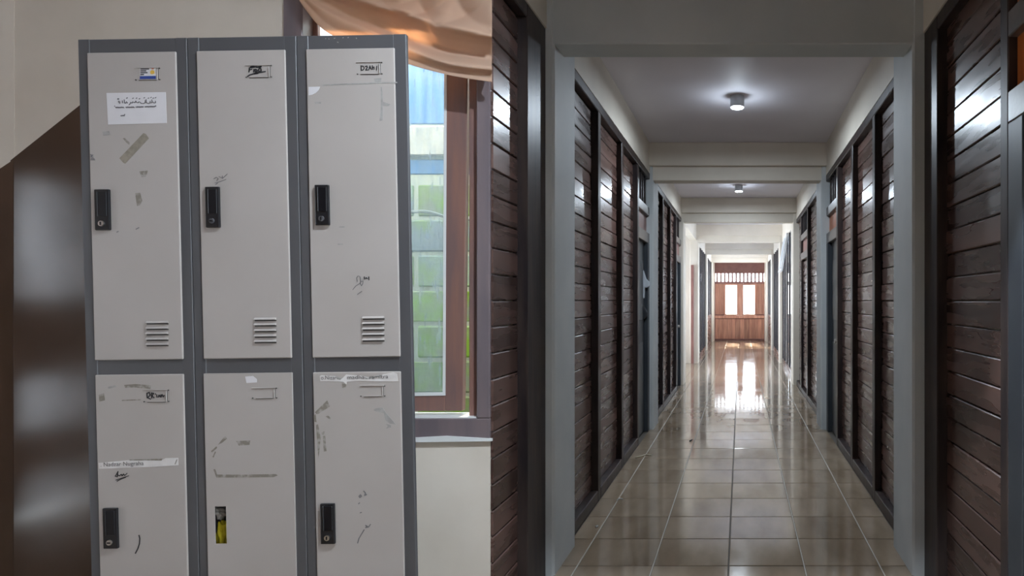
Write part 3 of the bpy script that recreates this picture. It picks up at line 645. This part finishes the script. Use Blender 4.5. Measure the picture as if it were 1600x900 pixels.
ink(d, [[(553.5,452.5),(558,447),(564,443),(566,440),(569.5,439.2),(569,443),(567,446.5),(565.5,444),(565.5,437),(564.5,432),(561.5,431.2),(559.5,434),(560.5,440)],[(560.5,460),(567.5,455)]], .8, 'pencil', 'signature')
ink(d, [[(571.3,432.5),(571.5,436)],[(573,435.5),(574.5,434),(576,435.5)],[(578.4,432.5),(578.6,437.5)]], 1.3, 'ink')
for q in (([(532, 354), (541, 354), (541, 356), (532, 356)]), ([(530, 381), (538, 381), (538, 383), (530, 383)])): flat(d, 'tape_residue', q, 'residue_light')
# lower left door
d = make_door(0, 1); part(d, 'lower left door with torn printed name strip')
handle(d, 167, 792, 190.3, 854.7, False); holder(d, 227, 608, 268, 628)
ink(d, [[(233.5,621),(233,614),(236.5,612.5),(238,617),(234,621),(238.8,623)],[(240.5,621.5),(240,613.5),(243.6,614),(241,618),(244.2,621)],[(246.5,614.5),(246,615.5)],[(248.5,620),(248.3,616)],[(250.5,620),(252,616.5),(253.6,619.6),(255,616)],[(255,620),(257,615.8),(258.4,619.5),(260,617)]], 1.6)
flat(d, 'tape_residue', [(158, 616), (166, 614), (167.5, 625), (158.5, 627)], 'residue')
flat(d, 'tape_residue', [(197.5, 601), (215, 599.5), (240, 601.5), (238, 607), (226, 606), (214, 605), (199, 605.5)], 'residue')
flat(d, 'tape_residue', [(194, 624.3), (223.5, 623), (223.5, 624.8), (194, 626)], 'residue')
flat(d, 'tape_residue', [(172, 604), (184, 601), (185, 604), (173, 607)], 'residue_light')
flat(d, 'name_strip', [(157.5, 722.5), (215, 717), (257, 717.5), (262, 715), (281.5, 714.5), (281.8, 726), (240, 728.5), (158.5, 731.5)], 'strip', .0009, label='torn paper strip with a printed name')
text(d, '. Nadzar Nugraha', (161.5, 728.0), (228.5, 725.6), 6.4, 'text_grey', YD-.0006, label='grey printed name on the strip')
flat(d, 'strip_tear', [(206, 717.2), (257, 715.6), (256, 718.6), (206, 718.4)], 'residue', .0012)
flat(d, 'strip_tear', [(276, 724.5), (279.5, 716.5), (280.5, 717), (277.5, 724.8)], 'residue', .0012)
ink(d, [[(185,741),(188,735.5),(187,744),(183.5,743),(186,739.5),(190,742.5),(193,740),(194.5,742.5),(196.5,739.5),(198.5,742),(202,738.5)],[(184.5,749),(195,745.5),(204.5,742.5)],[(186.5,750.8),(193,747.5),(200,744.8)]], 1.1, 'ink', 'signature')
ink(d, [[(220.5,835),(221.8,840),(221.3,848),(219,855.5),(215,863)]], 1.6, 'ink', 'pen_stroke')
# lower middle door: handle missing
ha, hb = L2(338, 790.3), L2(357, 848.2)
d = make_door(1, 1, ((ha[0], hb[1]), (hb[0], ha[1]))); part(d, 'lower middle door with an empty handle hole')
holder(d, 396, 605, 436, 622.5)
flat(d, 'torn_label', [(385.8, 588), (398, 587), (404, 592), (404, 597), (388, 598)], 'paper', label='torn scrap of white label')
flat(d, 'tape_residue', [(371.5, 688.2), (394, 687.5), (392.5, 694.3), (376, 695.4)], 'residue')
flat(d, 'tape_residue', [(336.5, 732.5), (339, 732), (342.5, 740.5), (385, 740.6), (434, 739.5), (436.5, 742), (430, 744.5), (341, 745.2)], 'residue', label='long band of glue residue')
flat(d, 'tape_residue', [(343, 694.5), (352.5, 682.5), (355, 681), (357.5, 684.5), (350, 691)], 'residue')
flat(d, 'tape_residue', [(332.8, 704), (341, 696.5), (342, 699), (334, 706.5)], 'residue')
flat(d, 'tape_residue', [(335, 713), (339, 704.5), (340.2, 705.5), (336.5, 714)], 'residue')
# cloth inside, seen through the hole
def clump(name, mat, c, s, seed, label):
    rs = random.Random(seed); me = bpy.data.meshes.new(name); bm = bmesh.new(); bmesh.ops.create_icosphere(bm, subdivisions=4, radius=1)
    ph = [rs.uniform(0, 6.3) for _ in range(6)]
    for v in bm.verts:
        p = v.co.copy(); k = 1 + .16*math.sin(6*p.x+ph[0]+3*p.z) + .13*math.sin(9*p.z+ph[1]+4*p.y) + .08*math.sin(14*p.y+ph[2]+6*p.x)
        v.co = Vector((p.x*s[0]*k, p.y*s[1]*k, p.z*s[2]*k))
    for f in bm.faces: f.smooth = True
    bm.to_mesh(me); bm.free(); me.materials.append(M[mat])
    lc = LT + LRM @ Vector((c[0], c[1], c[2]+VB)); o = link(name, me, None, lc); return tag(o, label, 'cloth')
hu, hv = (ha[0]+hb[0])/2, (ha[1]+hb[1])/2
clump('folded_cloth', 'yellow_cloth', (hu-.026, .036, hv-.046), (.020, .016, .046), 3, 'yellow cloth inside the locker, seen through the handle hole')
clump('folded_cloth', 'grey_cloth', (hu-.030, .036, hv+.028), (.020, .016, .020), 5, 'pale grey cloth above the yellow one inside the locker')
# lower right door
d = make_door(2, 1); part(d, 'lower right door with torn name strip at its top')
handle(d, 504.5, 785, 527.5, 847.5); holder(d, 564.5, 601.5, 604.5, 619.5)
flat(d, 'name_strip', [(502, 587.5), (504.5, 585.8), (526, 587.5), (534, 592.5), (538, 590), (543, 584.8), (565, 587), (577, 589.5), (603, 583.8), (616.5, 581.5), (622, 583.5), (624, 595), (617, 595.5), (560, 594.6), (544, 596), (543.5, 600), (539, 596), (520, 595), (503, 595)], 'strip', .0009, label='torn and wrinkled paper strip with a printed name')
text(d, 'o.Nizar', (504.5, 592.6), (528.5, 592.2), 6.2, 'text_grey', YD-.0006); text(d, 'madha', (545, 592.0), (572, 591.6), 6.2, 'text_grey', YD-.0006); text(d, 'ramitra', (580, 591.8), (609, 590.6), 6.2, 'text_grey', YD-.0006)
flat(d, 'strip_tear', [(527, 588.5), (534, 590.2), (537.5, 590), (534, 593.2), (529, 592)], 'residue_light', .0014)
flat(d, 'strip_tear', [(571, 588.2), (577, 590), (600, 584.6), (598, 587.5), (584, 590.5), (574, 592)], 'residue_light', .0014)
flat(d, 'tape_residue', [(536.5, 598), (543, 600.5), (542.5, 604), (537, 605.5)], 'residue')
flat(d, 'tape_residue', [(494.5, 643.5), (500, 638), (513.5, 625), (518, 634.5), (505, 642.5), (500, 646), (497, 646.5)], 'residue')
flat(d, 'tape_residue', [(492, 649), (495.5, 646), (497, 659), (493.5, 658)], 'residue')
flat(d, 'tape_residue', [(496, 663), (499.5, 662.5), (503.5, 682), (500, 716), (498.8, 700)], 'residue')
flat(d, 'tape_residue', [(507, 680), (510.5, 680.5), (512.5, 704), (508.2, 705)], 'residue')
flat(d, 'tape_residue', [(504.5, 675), (509.5, 673), (508.5, 678), (505.5, 678.5)], 'residue')
flat(d, 'tape_residue', [(511, 650), (514.5, 648.5), (519.5, 652), (518.5, 654.5), (514.5, 652.5)], 'residue')
flat(d, 'tape_residue', [(585.5, 640), (589, 637), (600, 636), (606, 645.5), (615, 656), (621, 662.5), (612, 661.5), (604, 656), (602, 645), (589, 642)], 'residue_light')
flat(d, 'tape_residue', [(604, 661), (613, 663.5), (613, 667), (605, 669), (608, 665)], 'residue_light')
ink(d, [[(563,774.5),(565.5,772),(567,774),(564,776)],[(570.5,766),(573,769),(572,773),(575,771.5)],[(562.5,786),(564,784.5)],[(565,800),(567,799.3)]], 1.5, 'pencil', 'scribble')
ink(d, [[(571,826.5),(563,840),(561,847)],[(573.5,819.5),(576,821),(573.5,823),(578,822),(581,818)]], 1.5, 'pencil', 'scribble')
ink(d, [[(509,61),(509.6,60.4)],[(514,61),(515,61.4)],[(522.5,60.5),(524,59.8)],[(536,59.6),(537,59)],[(544,59.3),(545,58.6)],[(527.5,66),(529,66.6)],[(557,59.6),(557.6,60.6)]], 1.0, 'residue_light', 'paint_chips', -.001)

# ------------------------------------------------------------------ curtain swag over the window
def interp(keys, s):
    n = len(keys)-1; t = min(max(s, 0), .99999)*n; i = int(t); f = t-i
    p0, p1, p2, p3 = (Vector(keys[max(i-1,0)]), Vector(keys[i]), Vector(keys[i+1]), Vector(keys[min(i+2,n)]))
    return .5*((2*p1)+(p2-p0)*f+(2*p0-5*p1+4*p2-p3)*f*f+(3*p1-p0-3*p2+p3)*f**3)
K = [[(455,-22),(478,16),(512,51),(575,78),(640,101),(705,118),(768.5,128)],
     [(456,-24),(482,10),(520,44),(580,66),(642,90),(705,108),(768.5,116)],
     [(458,-28),(490,6),(536,31),(590,53),(642,76),(700,97),(768.5,106)],
     [(460,-34),(500,2),(548,24),(596,42),(644,62),(700,82),(768.5,92)],
     [(463,-40),(512,-4),(566,14),(606,26),(648,46),(704,64),(768.5,74)],
     [(466,-46),(524,-10),(578,6),(622,18),(660,32),(708,46),(768.5,56)],
     [(470,-60),(530,-28),(586,-10),(634,4),(672,14),(712,24),(768.5,34)],
     [(474,-90),(540,-60),(596,-44),(644,-36),(690,-30),(724,-24),(768.5,-16)],
     [(478,-130),(548,-110),(604,-100),(654,-96),(700,-92),(730,-90),(768.5,-86)]]
DPT = [.062, .068, .096, .020, .050, .112, .050, .045, .040]                # how far each fold line stands out into the room
NS, NT = 120, 96; YC = YW - .045
cv, cf = [], []
for j in range(NT+1):
    t = j/NT*(len(K)-1); i = min(int(t), len(K)-2); f = t-i
    for a in range(NS+1):
        s = a/NS
        rows_ = [interp(K[min(max(i+q,0),len(K)-1)], s) for q in (-1,0,1,2)]; dd = [DPT[min(max(i+q,0),len(K)-1)] for q in (-1,0,1,2)]
        cr_ = lambda p0,p1,p2,p3: .5*((2*p1)+(p2-p0)*f+(2*p0-5*p1+4*p2-p3)*f*f+(3*p1-p0-3*p2+p3)*f**3)
        p = cr_(*rows_); dp = cr_(*dd)*min(1, .25+1.6*s)
        fine = .004*abs(math.sin(t*2.3+s*2.0))
        up = min(max((t-4.6)/1.4, 0), 1)
        fine += up*(.040*abs(math.sin(11*s+1.5*t))+.020*abs(math.sin(17*s-2.1*t+1)))
        yy = YC - dp - fine
        cv.append(at(p.x, p.y, yy)); 
for j in range(NT):
    for a in range(NS):
        q = j*(NS+1)+a; cf.append((q, q+1, q+NS+2, q+NS+1))
c0 = at(620, 60, YC); mb = MB().add(cv, cf)
cur = tag(mb.build('curtain', M['curtain'], None, 0, True, origin=tuple(c0)), 'faded orange curtain swagged across the top of the window', 'curtain')
sm = cur.modifiers.new('thickness', 'SOLIDIFY'); sm.thickness = .002

# ------------------------------------------------------------------ shirt and bag on the open door, twig on the floor
YS = 7.10
def sp(px, py): return (X_at(px, YS), Z_at(py, YS))
o0 = (X_at(1006, YS), YS, Z_at(419, YS))
shirt = MB()
shirt.prism([sp(1000,420),sp(1003,418.5),sp(1006,423),(sp(1010,436)),(sp(1015.5,441)),(sp(1016,447)),(sp(1010,450)),(sp(1008,449)),(sp(1007,466)),(sp(1000,467))], YS-.035, YS+.022)
tag(shirt.build('shirt', M['white_cloth'], None, .010, False, origin=o0, seg=2), 'white shirt hanging beside the open door on the left', 'shirt')
bag = MB().prism([sp(1000,470),sp(1004,469),(sp(1007,478)),(sp(1012,488)),(sp(1012,495)),(sp(1006,500)),(sp(1000,499))], YS-.05, YS+.022)
tag(bag.build('bag', M['dark_cloth'], None, .012, False, origin=(X_at(1005,YS), YS, Z_at(470,YS)), seg=2), 'black bag hanging below the white shirt', 'bag')
def fl(px, py): d = EYE*F/(py-CY); return Vector(((px-CX)*d/F, d, .006))
t0 = fl(993, 716)
tag(MB().tube([t0, fl(1002, 714), fl(1010, 711), fl(1018, 712.5)], .006).build('twig', M['straw'], None, 0, True, origin=tuple(t0)), 'pale twig lying on the tiles by the left wall', 'twig')
t0 = fl(964, 783)
tag(MB().tube([t0, fl(968, 780), fl(973, 781)], .004).build('paper_scrap', M['white_paint'], None, 0, True, origin=tuple(t0)), 'tiny white scrap on the tiles near the left wall', 'scrap')
t0 = fl(931, 824.5)
tag(MB().tube([t0, fl(934, 823.5)], .006).build('paper_scrap', M['white_paint'], None, 0, True, origin=tuple(t0)), 'tiny white crumb on the tiles beside the nearest left pillar', 'scrap')
t0 = fl(1078, 690)
tag(MB().tube([t0, fl(1081, 688)], .007).build('leaf_scrap', M['dark_cloth'], None, 0, True, origin=tuple(t0)), 'small dark scrap in the middle of the tiles', 'scrap')
